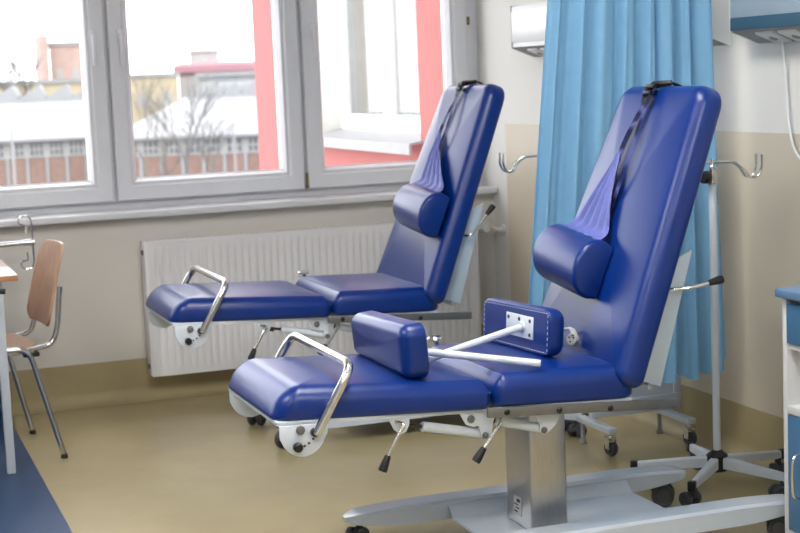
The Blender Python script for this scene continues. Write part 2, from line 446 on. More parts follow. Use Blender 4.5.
def couch():
    t = thing('treatment_couch', 'blue padded treatment couch nearest the camera with two loose armrests lying on it', 'treatment couch', (1.85, CY, 0), 'blue treatment couches')
    # base: two long glossy beams with drooping rounded tips
    for sy, x0, x1, yc in ((1, 1.325, 2.475, CY+.252), (-1, 1.325, 2.60, CY-.212)):
        hw = .047
        bm = newbm(); n = 44; rings = []
        for k in range(n+1):
            s = .5-.5*math.cos(PI*k/n); x = x0+(x1-x0)*s
            e = min(s, 1-s)*(x1-x0)                # distance to the nearer tip
            q = min(1, e/.055); w = hw*math.sqrt(max(0.10, 1-(1-q)**2))
            zt = .124-.012*(1-min(1, e/.26))**2-.008*(1-q)**2
            zb = .066+.024*(1-min(1, e/.22))**1.5
            zb = min(zb, zt-.012)
            ring = []
            for a, b in ((-1, zb), (-1, zt-.008), (-.82, zt), (.82, zt), (1, zt-.008), (1, zb), (.8, zb-.0), (-.8, zb-.0)):
                ring.append(bm.verts.new((x, yc+w*a, b)))
            rings.append(ring)
        for A, B in zip(rings, rings[1:]):
            for j in range(8): bm.faces.new((A[j], A[(j+1) % 8], B[(j+1) % 8], B[j]))
        bm.faces.new(rings[0]); bm.faces.new(rings[-1][::-1])
        obj('base_beam', bm, M['white_gloss'], t, smooth=40)
        castor('castor', t, (x0+.045, yc), (.5, .9)[sy > 0], z_top=.095)
        castor('castor', t, (x1-.10, yc), 2.6, z_top=.095, r=.036)
    # sunken plate between the beams
    bm = newbm()
    pr = [(-.172, .112), (-.130, .080), (.166, .080), (.208, .112), (.208, .104), (.170, .072), (-.134, .072), (-.172, .104)]
    add_prism(bm, pr, lambda u, v, w: Vector((w, CY+u, v)), 1.64, 2.24)
    obj('base_plate', bm, M['white_gloss'], t, smooth=20)
    bm = newbm(); add_box(bm, 1.782, 1.898, 3.975, 4.150, .080, .44, bev=.007, seg=3)
    cl = obj('column', bm, M['steel'], t)
    bm = newbm(); add_box(bm, 1.790, 1.890, 3.983, 4.142, .3, .458)
    obj('column_inner', bm, M['rail'], t)
    bm = newbm(); add_box(bm, 1.7805, 1.7815, 4.045, 4.095, .11, .165)
    lb = obj('rating_label', bm, M['label'], cl, 'small white rating label near the foot of the column')
    bm = newbm()
    for k, (a, b) in enumerate(((.150, .160), (.140, .144), (.130, .134), (.118, .123))): add_box(bm, 1.7798, 1.7804, 4.05+(0, .012, .006, .018)[k], 4.09-(.018, .0, .010, .0)[k], a, b)
    obj('print', bm, M['black'], lb)
    # frames
    def P(u, v, w): return Vector((u, w, v))
    bm = newbm(); add_prism(bm, [(1.0, .518), (1.0, .5295), (1.588, .4995), (1.588, .489)], P, CY-.258, CY+.258, bev=.002)
    obj('leg_frame', bm, M['white'], t)
    bm = newbm(); add_prism(bm, [(1.60, .478), (1.615, .5035), (2.01, .4865), (2.03, .456)], P, CY-.2765, CY+.2765, bev=.003)
    add_box(bm, 1.74, 1.94, 3.94, 4.18, .43, .47, bev=.004)
    obj('seat_frame', bm, M['white'], t)
    for sy in (-1, 1):
        y0 = CY+sy*.278; y1 = y0+sy*.010; a, b = min(y0, y1), max(y0, y1)
        bm = newbm(); add_prism(bm, [(1.574, .480), (1.574, .507), (2.148, .470), (2.148, .443)], P, a, b, bev=.0015)
        rl = obj('side_rail', bm, M['rail'], t)
        for s in (.10, .40, .70):
            bm = newbm(); add_lathe(bm, [(.0085, 0), (.0085, .003), (.006, .006), (0, .006)], (1.578+.572*s*.9+.0, y1 if sy > 0 else y0-.010, .494-.040*s), (0, sy, 0), n=12)
            obj('bolt', bm, M['black'], rl)
    # hinge plates, white
    for sy in (-1, 1):
        y = CY+sy*.25
        for nm, poly in (('hinge_plate', [(1.505, .497), (1.59, .488), (1.61, .475), (1.60, .452), (1.597, .427), (1.578, .414), (1.566, .425), (1.562, .455), (1.545, .452), (1.525, .460)]),
                         ('hinge_plate', [(1.725, .470), (1.80, .466), (1.798, .446), (1.785, .428), (1.765, .412), (1.748, .408), (1.738, .42), (1.742, .436), (1.735, .452)])):
            bm = newbm(); add_prism(bm, poly, P, y-.004, y+.004, bev=.001)
            hp = obj(nm, bm, M['white'], t)
            cx, cz = (1.578, .426) if poly[0][0] < 1.6 else (1.752, .420)
            bm = newbm(); add_lathe(bm, [(.009, 0), (.009, .004), (.006, .007), (0, .007)], (cx, y+sy*.004, cz), (0, sy, 0), n=12); obj('bolt', bm, M['rail'], hp)
            if poly[0][0] < 1.6:
                bm = newbm(); add_lathe(bm, [(.011, 0), (.011, .004), (.007, .008), (0, .008)], (1.538, y+sy*.004, .475), (0, sy, 0), n=12); obj('bolt', bm, M['rail'], hp)
        bm = newbm(); add_prism(bm, [(1.300, .514), (1.364, .511), (1.363, .482), (1.354, .462), (1.338, .456), (1.320, .470)], P, y-.004, y+.004, bev=.001)
        obj('lever_bracket', bm, M['white'], t)
    # gas springs
    for a, b, c in (((1.352, .474), (1.405, .4665), (1.576, .427)), ((1.60, .462), (1.615, .459), (1.752, .421))):
        y = CY-.232
        bm = newbm(); add_tube(bm, [(b[0], y, b[1]), (c[0], y, c[1])], .0135, n=14)
        g = obj('gas_spring', bm, M['white'], t)
        bm = newbm(); add_tube(bm, [(a[0]-.01, y, a[1]+.002), (b[0], y, b[1])], .005)
        add_tube(bm, [(a[0]+.012, y, a[1]-.003), (a[0]+.026, y, a[1]-.006)], .0085)
        obj('piston_rod', bm, M['black'], g, 'black piston rod')
    # levers with black grips
    y = CY-.272
    add_lever(t, [(1.325, y+.02, .492), (1.343, y, .486), (1.331, y-.005, .474), (1.286, y-.01, .405)], (1.289, y-.01, .410), (-.42, -.06, -.9))
    add_lever(t, [(1.63, y+.03, .468), (1.62, y, .462), (1.558, y-.01, .393)], (1.561, y-.01, .398), (-.62, -.06, -.78))
    lv_back = add_lever(t, [(2.12, y+.1, .772), (2.148, y+.03, .772), (2.20, y, .775), (2.27, y-.005, .786)], (2.262, y-.005, .785), (.98, -.02, .17))
    t['back_lever'] = lv_back.name
    # cushions
    def frame(ox, oz, tilt):
        c, s = math.cos(tilt), math.sin(tilt)
        return lambda u, v, w: Vector((ox+u*c-w*s, CY+v, oz+u*s+w*c))
    fn = frame(.988, .529, -.0503)
    L = .607
    def sh(u, v, w):
        k = max(0, 1-u/.20); e = max(0, 1-(L-u)/.12)
        return (u+.045*(w/.085)**1.6*k, v, w-(.016*e*e if w > .05 else 0))
    bm = newbm(); add_pillow(bm, [(0, -.262), (L, -.282), (L, .282), (0, .262)], [.05, .03, .03, .05], .088, .016, .044, fn, .006, sh)
    obj('leg_cushion', bm, M['vinyl'], t)
    fn = frame(1.600, .5025, -.0435); L2 = .425
    def sh2(u, v, w):
        e = max(0, 1-u/.12); g = max(0, 1-(L2-u)/.14)
        return (u, v, w-(.020*e*e+.016*g*g if w > .05 else 0))
    bm = newbm(); add_pillow(bm, [(0, -.284), (L2, -.290), (L2, .290), (0, .284)], [.03, .05, .05, .03], .100, .016, .042, fn, .006, sh2)
    obj('seat_cushion', bm, M['vinyl'], t)
    tb = math.radians(22.2); n = Vector((-math.cos(tb), 0, math.sin(tb))); e = Vector((math.sin(tb), 0, math.cos(tb))); O = Vector((2.026, CY, .506))
    fb = lambda u, v, w: O+e*u+Vector((0, v, 0))+n*w
    bm = newbm(); add_pillow(bm, [(0, .325), (0, -.318), (.872, -.245), (.872, .245)], [.035, .035, .062, .062], .084, .022, .040, fb, .02)
    obj('backrest', bm, M['vinyl'], t)
    # white plates behind the backrest
    for sy in (-1, 1):
        y = CY+sy*.236
        bm = newbm(); add_prism(bm, [(2.050, .525), (2.122, .499), (2.232, .878), (2.150, .84)], P, y-.004, y+.004, bev=.001)
        obj('back_bracket', bm, M['plate'], t)
    bm = newbm(); add_prism(bm, [(2.05, .515), (2.058, .512), (2.178, .83), (2.170, .833)], P, CY-.232, CY+.232)
    obj('back_panel', bm, M['plate'], t)
    for cx, cz, cr_ in ((2.10, .50, .011), (2.125, .772, .009)):
        bm = newbm(); add_tube(bm, [(cx, CY-.225, cz), (cx, CY+.225, cz)], cr_); obj('cross_tube', bm, M['white'], t)
    # foot end: bar and half-round plates
    for sy in (-1, 1):
        y = CY+sy*.268; c = Vector((1.062, y, .503))
        poly = [(1.004, .520), (1.004, .487)]+[(1.066+.062*math.cos(a), .500+.066*math.sin(a)) for a in [PI*(1.08+.84*k/14) for k in range(15)]]+[(1.132, .49), (1.134, .514)]
        bm = newbm(); add_prism(bm, poly, P, y-.003, y+.003, bev=.001)
        fp = obj('foot_bracket', bm, M['white'], t)
        for dx, dz, r, h, m in ((-.004, .005, .012, .008, 'rail'), (.035, -.022, .0115, .02, 'black'), (-.014, -.038, .0125, .020, 'black')):
            if m == 'black' and dx > 0: dx, dz = .033, -.004
            bm = newbm(); add_lathe(bm, [(r*.8, 0), (r, .003), (r, h*.8), (r*.7, h), (0, h)], (1.062+dx, y+sy*.003, .500+dz), (0, sy, 0), n=14)
            obj('knob' if m == 'black' else 'bolt', bm, M[m], fp)
        bm = newbm()
        for k in range(4): add_lathe(bm, [(.0035, 0), (.0035, .001)], (1.068+.012*k, y+sy*.003, .462+.004*k+.002*k*k), (0, sy, 0), n=8)
        obj('index_hole', bm, M['rubber'], fp)
    ya, yb = CY-.285, CY+.285
    A = [(1.096, ya, .490), (1.203, ya, .662), (1.203, yb, .662), (1.096, yb, .490)]
    bm = newbm(); add_tube(bm, arc_path(A, .058, 8), .0125, n=14)
    obj('foot_bar', bm, M['chrome'], t, 'chrome foot bar')
    bm = newbm(); add_tube(bm, [(1.68, CY+.276, .540), (1.68, CY+.315, .540)], .014); add_lathe(bm, [(.02, 0), (.026, .006), (.02, .012)], (1.66, CY+.312, .595), (0, 0, 1)); add_tube(bm, [(1.675, CY+.312, .54), (1.66, CY+.312, .6)], .008)
    obj('rail_clamp', bm, M['chrome'], t)
    return t, fb
front, FB = couch()
DX, DY, DZ = .084, 1.70, .018
rear = dup(front, (DX, DY, 0), 'blue padded treatment couch standing farther back in front of the radiator, nothing on its seat')
# the farther couch has its backrest lever turned up
for ch in [o for o in rear.children if o.data and o.data == bpy.data.objects[front['back_lever']].data]:
    for g in list(ch.children): bpy.data.objects.remove(g)
    bpy.data.objects.remove(ch)
for ch in rear.children:                                # ... and is raised a little on its column
    if ch.name.split('.')[0] not in ('base_beam', 'castor', 'base_plate', 'column', 'column_inner'): ch.location.z += DZ
    else: ch.location += Vector((.085, .12, 0))
del front['back_lever'], rear['back_lever']
add_lever(rear, [(2.213, 5.60, .785), (2.226, 5.51, .779), (2.243, 5.487, .779), (2.319, 5.483, .864)], (2.313, 5.483, .858), (.68, 0, .73))
def FB2(u, v, w): return FB(u, v, w)+Vector((DX, DY, DZ))

# ------------------------------------------------------------------ neck bolsters on slings
def bolster(fb, va, vb, ua, ub, label, apex, top):
    """half-round pad between v=va (near end, at height ua) and v=vb (far end, ub) on the backrest face"""
    T = .104
    c0 = fb((ua+ub)/2, (va+vb)/2, T)
    t = thing('neck_bolster', label, 'neck bolster', c0, 'neck bolsters hung on the backrests')
    bm = newbm(); R, D = .088, .098
    prof = [(-R*.92, 0.0)]+[(R*math.sin(a), .012+(D-.012)*math.cos(a)**.8) for a in [-PI/2*.93+PI*.93*k/16 for k in range(17)]]+[(R*.92, 0.0)]
    rings = []
    for s, k in ((0, .80), (.012, .92), (.035, .985), (.06, 1), (.5, 1), (.94, 1), (.965, .985), (.988, .92), (1, .80)):
        rings.append([bm.verts.new(fb(ua+(ub-ua)*s+du*k, va+(vb-va)*s, T+.002+w*(.5+.5*k))) for du, w in prof])
    n = len(prof)
    for A, B in zip(rings, rings[1:]):
        for j in range(n): bm.faces.new((A[j], A[(j+1) % n], B[(j+1) % n], B[j]))
    bm.faces.new(rings[0]); bm.faces.new(rings[-1][::-1])
    obj('pad', bm, M['vinyl'], t, smooth=50)
    # sling cloth: gathers from the pad up to the apex, with folds
    bm = newbm(); nu, nv = 22, 28; G = []
    ub0 = (ua+ub)/2
    for i in range(nu+1):
        s = i/nu; row = []
        for j in range(nv+1):
            q = j/nv
            vv0 = va+.012+(vb*.80-va)*q; uu0 = ua+(ub-ua)*q*.8+.075
            va1, ua1 = apex[1]+(.022-.0)*(q-.5)*1.1, apex[0]
            ss = s**.9
            v = vv0*(1-ss)+va1*ss; u = uu0*(1-s)+ua1*s
            fold = (.006+.012*s*(1-s)*4)*abs(math.sin(q*PI*4.5+s*2.2))**.8*(1-.5*s)+.004
            row.append(bm.verts.new(fb(u, v, T+.004+fold+.05*max(0, 1-s*5)**2)))
        G.append(row)
    for A, B in zip(G, G[1:]):
        for j in range(nv): bm.faces.new((A[j], A[j+1], B[j+1], B[j]))
    o = obj('sling', bm, M['fabric'], t, smooth=80)
    # two bands running to the top edge, one twisted tail
    def band(pts, wdt, nm='strap'):
        bm = newbm(); prev = None
        for k, (u, v, w, tw) in enumerate(pts):
            a = bm.verts.new(fb(u, v-wdt*math.cos(tw), w-wdt*.6*math.sin(tw))); b = bm.verts.new(fb(u, v+wdt*math.cos(tw), w+wdt*.6*math.sin(tw)))
            if prev: bm.faces.new((prev[0], prev[1], b, a))
            prev = (a, b)
        g = bmesh.ops.solidify(bm, geom=bm.faces[:], thickness=.002)
        return obj(nm, bm, M['fabric'], t, smooth=60)
    N = 14
    def lin(p, q, w, f): return [(p[0]+(q[0]-p[0])*k/N, p[1]+(q[1]-p[1])*k/N+f(k/N), w(k/N), .04*math.sin(k*.5)) for k in range(N+1)]
    band(lin((apex[0]-.03, apex[1]), top, lambda s: T+.006-.012*s+.003*math.sin(s*6), lambda s: .006*math.sin(s*PI)), .016)
    band(lin((apex[0]-.20, apex[1]-.062), (top[0], top[1]-.014), lambda s: T+.004-.012*s+.020*math.sin(s*PI), lambda s: -.028*math.sin(s*PI)**2), .011)
    # buckle strap over the top edge
    bm = newbm(); prev = None
    pth = [(.800, .099), (.835, .102), (.860, .094), (.878, .072), (.880, .04), (.874, .008), (.85, -.008), (.80, -.010)]
    vk = [.006, .003, 0, -.006, -.012, -.018, -.022, -.026]
    for (u, w), dv in zip(pth, vk):
        a = bm.verts.new(fb(u+.004, top[1]+dv*1.6-.022, w)); b = bm.verts.new(fb(u+.004, top[1]+dv*1.6+.022, w))
        if prev: bm.faces.new((prev[0], prev[1], b, a))
        prev = (a, b)
    bmesh.ops.solidify(bm, geom=bm.faces[:], thickness=-.006)
    obj('buckle_strap', bm, M['black'], t, 'black webbing with buckle over the top edge', smooth=60)
    bm = newbm(); add_tube(bm, [fb(.842, top[1]+.034, .094), fb(.862, top[1]-.002, .092), fb(.878, top[1]-.045, .062)], [.009, .011, .008], n=8)
    for du in (0, .02):
        c = fb(.853-du, top[1]-.006+du*.3, .106); add_box(bm, c.x-.004, c.x+.004, c.y-.022, c.y+.022, c.z-.006, c.z+.006, bev=.003)
    obj('buckle', bm, M['black'], t)
    bm = newbm(); prev = None                              # loose tail behind
    for k in range(8):
        s = k/7; a = fb(.80-.20*s, top[1]-.10-.07*s, -.014-.012*math.sin(s*5)); b = a+Vector((.004, .018, 0)); q = (bm.verts.new(a), bm.verts.new(b))
        if prev: bm.faces.new((prev[0], prev[1], q[1], q[0]))
        prev = q
    bmesh.ops.solidify(bm, geom=bm.faces[:], thickness=.002)
    obj('strap_tail', bm, M['fabric'], t)
    return t
bolster(FB, -.085, .225, .285, .315, 'blue half-round neck bolster hanging askew by a cloth sling on the nearest couch', (.640, .052), (.858, .020))
bolster(FB2, -.285, .045, .315, .34, 'blue half-round neck bolster hanging on the couch by the radiator', (.655, .030), (.858, .0))

# ------------------------------------------------------------------ loose armrests on the near couch
def armrest(label, cen, rotz, lean, L, Hn, Hf, T, side, rod0, rod1, plate_at):
    """pad standing on its long edge; side = +1 when its mounting plate faces +x"""
    t = thing('armrest', label, 'armrest', cen, 'loose armrests on the near couch')
    Rm = Matrix.Rotation(rotz, 3, 'Z') @ Matrix.Rotation(lean, 3, 'Y'); c = Vector(cen)
    # local: u along the length (y), v up, w thickness away from the plate
    fn = lambda u, v, w: c+Rm @ Vector((-side*w, u, v))
    bm = newbm(); add_pillow(bm, [(-L/2, 0), (L/2, .0), (L/2, Hf), (-L/2, Hn)], [.036]*4, T, .008, .033, fn, .006)
    pad = obj('pad', bm, M['vinyl'], t)
    bm = newbm(); ins = .012
    loop = [(-L/2+ins, ins), (L/2-ins, ins), (L/2-ins, Hf-ins), (-L/2+ins, Hn-ins)]
    for i in range(4):
        p, q = Vector(loop[i]), Vector(loop[(i+1) % 4]); d = (q-p); m = int(d.length/.014)
        for k in range(m):
            a = p+d*((k+.2)/m); b = p+d*((k+.75)/m)
            add_tube(bm, [fn(a.x, a.y, -.0005), fn(b.x, b.y, -.0005)], .0011, n=5)
    obj('seam_stitching', bm, M['stitch'], pad, 'pale stitching round the back')
    pu, pv = plate_at
    bm = newbm(); add_prism(bm, [(pu-.075, pv-.03), (pu+.075, pv-.03), (pu+.075, pv+.034), (pu-.075, pv+.034)], fn, -.004, 0, bev=.001)
    pl = obj('mounting_plate', bm, M['white'], t)
    for a in (-.06, 0, .06):
        for b in (-.018, .022):
            if not a and b < 0: continue
            bm = newbm(); add_lathe(bm, [(.006, 0), (.005, .002), (0, .003)], fn(pu+a, pv+b, -.004), fn(0, 0, -1)-fn(0, 0, 0), n=10); obj('screw', bm, M['rubber'], pl)
    
    bm = newbm(); r0 = fn(*rod0)
    add_tube(bm, [r0, Vector(rod1)], .0105, n=14); add_lathe(bm, [(.016, 0), (.016, .012)], r0-(Vector(rod1)-r0).normalized()*.004, Vector(rod1)-r0, n=14)
    obj('rod', bm, M['white'], t, 'white steel rod')
    return t
armrest('blue armrest across the leg part of the near couch, soft face towards the foot bar', (1.432, 4.04, .597), 0, math.radians(-4), .46, .150, .128, .072, 1, (-.06, .05, -.002), (1.745, 3.80, .606), (-.02, .07))
armrest('blue armrest leaning near the backrest of the couch, showing its white mounting plate', (1.792, 4.08, .599), math.radians(6), math.radians(4), .385, .136, .130, .060, -1, (-.05, .072, -.004), (1.452, 3.965, .612), (-.03, .07))

# plug with a bit of cable at the foot of the backrest
t = thing('cable_plug', 'small grey round plug lying where seat and backrest of the near couch meet', 'plug', FB(.075, -.02, .10))
bm = newbm(); cc = FB(.078, -.035, .108); ax = Vector((-.80, -.55, .25)).normalized()
add_lathe(bm, [(0, -.012), (.014, -.011), (.018, -.004), (.018, .010), (.016, .014), (0, .014)], cc, ax, n=18)
obj('plug_body', bm, M['plug'], t)
bm = newbm(); sd = ax.cross(Vector((0, 0, 1))).normalized(); up = sd.cross(ax)
for a, b in ((.007, .004), (-.007, .004), (.002, -.008), (-.004, .010)): add_lathe(bm, [(.0026, 0), (.0026, .002), (0, .002)], cc+ax*.0135+sd*a+up*b, ax, n=8)
obj('plug_hole', bm, M['black'], t)
bm = newbm(); add_tube(bm, arc_path([cc+up*.012, cc+up*.03+Vector((0, .012, 0)), cc+up*.028+Vector((.0, .05, 0)), cc+Vector((-.01, .11, .004))], .02), [.009]+[.0055]*22, n=8, cap=True) if False else add_tube(bm, [cc+up*.012, cc+up*.024+Vector((0, .008, 0)), cc+up*.028+Vector((0, .03, 0)), cc+up*.022+Vector((-.005, .06, 0)), cc+up*.004+Vector((-.01, .10, 0))], [.011, .008, .005, .004, .004], n=8)
obj('cable', bm, M['plug'], t)

# ------------------------------------------------------------------ drip stands
def drip_stand(px, py, label, legs, leg_len, knob_ang, head_rot):
    t = thing('drip_stand', label, 'drip stand', (px, py, 0), 'white drip stands')
    o = Vector((px, py, 0))
    bm = newbm(); add_tube(bm, [o+V(0, 0, .06), o+V(0, 0, 1.03)], .0125, n=16)
    obj('pole', bm, M['white'], t)
    bm = newbm(); add_lathe(bm, [(.030, .055), (.036, .06), (.036, .108), (.030, .114), (.018, .122), (.016, .126), (0, .126)], o, n=18)
    obj('hub', bm, M['black'], t)
    for a in legs:
        d = V(math.cos(a), math.sin(a), 0); s = V(-d.y, d.x, 0)
        bm = newbm(); r = []
        for q, w, zt, zb in ((.03, .014, .105, .068), (leg_len, .009, .084, .060)):
            c = o+d*q; r.append([bm.verts.new(c+s*k*w+V(0, 0, z)) for k, z in ((-1, zb), (-1, zt-.004), (-.7, zt), (.7, zt), (1, zt-.004), (1, zb))])
        for j in range(6): bm.faces.new((r[0][j], r[0][(j+1) % 6], r[1][(j+1) % 6], r[1][j]))
        bm.faces.new(r[0]); bm.faces.new(r[1][::-1])
        lg = obj('leg', bm, M['white'], t)
        bm = newbm(); c = o+d*leg_len
        add_box(bm, c.x-.011, c.x+.013, c.y-.012, c.y+.012, .056, .088, bev=.003, rot=(c, Matrix.Rotation(a, 3, 'Z')))
        obj('end_cap', bm, M['black'], lg)
        castor('castor', lg, (c-d*.02)[:2], a+1.1, r=.024, z_top=.062)
    # head: clamp, knob, four hooks
    bm = newbm(); add_lathe(bm, [(.0155, 1.005), (.0165, 1.01), (.0165, 1.055), (.010, 1.06), (.006, 1.068), (.006, 1.088), (0, 1.088)], o, n=16)
    obj('clamp', bm, M['chrome'], t)
    k = V(math.cos(knob_ang), math.sin(knob_ang), 0)
    bm = newbm(); add_lathe(bm, [(.008, .012), (.008, .02), (.019, .022), (.021, .028), (.021, .044), (.017, .05), (0, .05)], o+V(0, 0, 1.03), k, n=12)
    obj('knob', bm, M['black'], t)
    for a in (head_rot-.14, head_rot+.14, head_rot+PI-.14, head_rot+PI+.14):
        d = V(math.cos(a), math.sin(a), 0); z = 1.076
        path = [o+V(0, 0, z), o+d*.080+V(0, 0, z-.002), o+d*.108+V(0, 0, z-.026), o+d*.124+V(0, 0, z-.054), o+d*.150+V(0, 0, z-.054), o+d*.166+V(0, 0, z-.024), o+d*.165+V(0, 0, z+.018)]
        bm = newbm(); add_tube(bm, arc_path(path, .016, 4), .0048, n=8)
        obj('hook', bm, M['chrome'], t)
    return t
st = [math.radians(a) for a in (150, 222, 294, 6, 78)]
drip_stand(2.655, 4.41, 'white drip stand on a black-hubbed star base beside the near couch backrest', st, .272, math.radians(200), math.radians(-8))
drip_stand(2.495, 5.35, 'drip stand behind the blue curtain, only its chrome hook showing beside the window', [math.radians(a) for a in (36, 108, 180, 252, 324)], .13, math.radians(20), math.radians(172))

# ------------------------------------------------------------------ curtain on a ceiling rail
t = thing('privacy_curtain', 'light blue pleated privacy curtain hanging behind the near couch', 'curtain', (2.5, 4.70, .30))
bm = newbm(); NX, NZ = 150, 26; G = []
for i in range(NZ+1):
    s = i/NZ; row = []; z = 2.74-(2.74-.315)*s
    for j in range(NX+1):
        q = j/NX
        xl, xr = 2.345-.262*s, 2.80+.072*s
        x = xl+(xr-xl)*(q+.012*math.sin(q*31+2))
        ph = q*2*PI*8.0+.9*math.sin(q*9)+.5*math.sin(s*2.2+q*5)
        amp = (.017+.014*s)*(1-.35*math.sin(q*17)**2)
        y = 4.70+amp*math.sin(ph)+.012*math.sin(ph*2.1+s*3)*s
        zz = z+(.012*math.sin(ph+1)+.035*max(0, (q-.88)/.12)-.02*(q < .5)) * (s**8)
        row.append(bm.verts.new((x, y, zz)))
    G.append(row)
for A, B in zip(G, G[1:]):
    for j in range(NX): bm.faces.new((A[j], A[j+1], B[j+1], B[j]))
obj('cloth', bm, M['curtain'], t, smooth=180)
bm = newbm()
for k in range(9): add_box(bm, 2.32+k*.06, 2.328+k*.06, 4.69, 4.71, 2.742, 2.784)
obj('glider', bm, M['unit_white'], t)
rl = obj('curtain_rail', add_box(newbm(), .9, XR, 4.68, 4.72, 2.785, ZC, bev=.004), M['unit_white']); tag(rl, 'white curtain rail under the ceiling above the blue curtain', 'curtain rail')

# ------------------------------------------------------------------ bed-head wall units on the right wall
def wall_unit(name, label, y0, y1, front, band, nplates):
    t = thing(name, label, 'wall unit', (XR, (y0+y1)/2, 1.457), 'bed-head wall units')
    xf = XR-.108
    fnp = lambda u, v, w: V(u, w, v)
    prof = [(XR, 1.457), (xf, 1.500), (xf, 1.676), (XR, 1.676)]
    bm = newbm(); add_prism(bm, prof, fnp, y0, y1)
    bm.faces.ensure_lookup_table()
    obj('housing', bm, M['unit_white'], t, smooth=0)
    bm = newbm()
    add_box(bm, xf-.004, xf, y0, y1, 1.540 if band else 1.520, 1.655, bev=.0015); obj('front_cover', bm, front, t)
    if band:
        bm = newbm(); add_box(bm, xf-.005, xf, y0, y1, 1.499, 1.540, bev=.0015); obj('lower_band', bm, M['unit_band'], t, 'slate blue lower band')
    bm = newbm(); add_prism(bm, [(xf-.003, 1.4985), (xf+.0, 1.500), (XR, 1.457), (XR, 1.454)], fnp, y0, y1); obj('underside', bm, M['unit_under'], t, smooth=0)
    e0, e1 = (y0-.008, y0)
    bm = newbm(); add_prism(bm, [(XR, 1.450), (xf-.006, 1.494), (xf-.006, 1.680), (XR, 1.680)], fnp, e0, e1)
    add_lathe(bm, [(.0045, 0), (.0045, .002), (0, .002)], (XR-.06, e0, 1.55), (0, -1, 0), n=8)
    obj('end_cap', bm, M['unit_white'], t, smooth=0)
    bm = newbm(); add_prism(bm, [(XR, 1.452), (xf-.005, 1.496), (xf-.005, 1.680), (XR, 1.680)], fnp, y1, y1+.004)
    obj('end_cap', bm, M['unit_white'], t, smooth=0)
    for k in range(nplates):
        yc = y1-.16-k*.13
        a = Vector((xf+.02, 0, 1.4905)); b = Vector((XR-.012, 0, 1.4595))
        bm = newbm(); add_prism(bm, [(a.x, a.z+.0), (b.x, b.z), (b.x, b.z-.008), (a.x, a.z-.008)], fnp, yc-.05, yc+.05, bev=.002)
        pl = obj('socket_plate', bm, M['unit_white'], t)
        m = (a+b)/2
        bm = newbm(); add_lathe(bm, [(.016, 0), (.013, .004), (0, .004)], (m.x, yc, m.z-.008), (-.36, 0, -.93), n=14); obj('socket', bm, M['grey'], pl)
    return t
wall_unit('bed_head_unit', 'white bed-head wall unit partly hidden by the left of the blue curtain', 4.765, 6.383, M['unit_white'], False, 5)
u2 = wall_unit('bed_head_unit', 'pale blue bed-head wall unit with slate band at the top right corner', 2.9, 4.584, M['unit_blue'], True, 5)
bm = newbm()
yb = 4.17
add_tube(bm, [(2.90, yb, 1.475), (2.90, yb, 1.440)], .009); add_tube(bm, [(2.90, yb+.02, 1.452), (2.88, yb-.03, 1.446)], .005)
obj('gas_outlet', bm, M['chrome'], u2)
bm = newbm()
pts = [(2.915, 4.40, 1.456), (2.928, 4.405, 1.40), (2.935, 4.405, 1.30), (2.932, 4.39, 1.18), (2.925, 4.35, 1.10), (2.915, 4.27, 1.055), (2.91, 4.18, 1.06), (2.915, 4.08, 1.16), (2.92, 4.0, 1.452)]
add_tube(bm, arc_path(pts, .06, 5), .0042, n=8)
cb = obj('cable', bm, M['unit_white']); tag(cb, 'thin white cable hanging in a loop from the wall unit at right', 'cable')

# ------------------------------------------------------------------ rolling screen behind the near couch
t = thing('rolling_screen', 'white rolling screen on two feet with castors, behind the near couch', 'screen', (2.73, 5.12, 0))
x0, x1, yy = 2.545, 2.925, 5.12
bm = newbm(); add_box(bm, x0, x1, yy-.012, yy+.012, .105, .165, bev=.003); add_box(bm, x0, x1, yy-.012, yy+.012, 1.05, 1.08, bev=.003)
for x in (x0, x1-.03): add_box(bm, x, x+.03, yy-.012, yy+.012, .165, 1.05, bev=.003)
obj('frame', bm, M['white'], t)
box_obj('panel', (x0+.03, x1-.03, yy-.004, yy+.004, .165, 1.05), M['white'], t)
for x in (x0-.02, x1-.075):
    bm = newbm(); add_box(bm, x, x+.035, yy-.185, yy+.075, .082, .104, bev=.003)
    ft = obj('foot', bm, M['white'], t)
    bm = newbm(); add_lathe(bm, [(.012, 0), (.014, .004), (.008, .02), (.008, .084)], (x+.018, yy+.058, 0), n=12); obj('glide', bm, M['grey'], ft)
    for y in (yy-.165,):
        bm = newbm(); cx = x+.018
        add_tube(bm, [(cx, y, .084), (cx, y, .070)], .012); add_box(bm, cx-.018, cx+.018, y-.017, y+.017, .066, .073, bev=.002)
        for s in (-1, 1): add_box(bm, cx+s*.0155-.0015, cx+s*.0155+.0015, y-.016, y+.012, .026, .070)
        add_box(bm, cx-.02, cx-.002, y-.034, y-.012, .058, .064)
        ch = obj('castor', bm, M['chrome'], ft)
        bm = newbm(); add_lathe(bm, [(0, -.012), (.012, -.012), (.018, -.007), (.026, -.011), (.029, -.006), (.029, .006), (.026, .011), (.018, .007), (.012, .012), (0, .012)], (cx, y-.004, .029), (1, .25, 0), n=22)
        obj('wheel', bm, M['rubber'], ch)

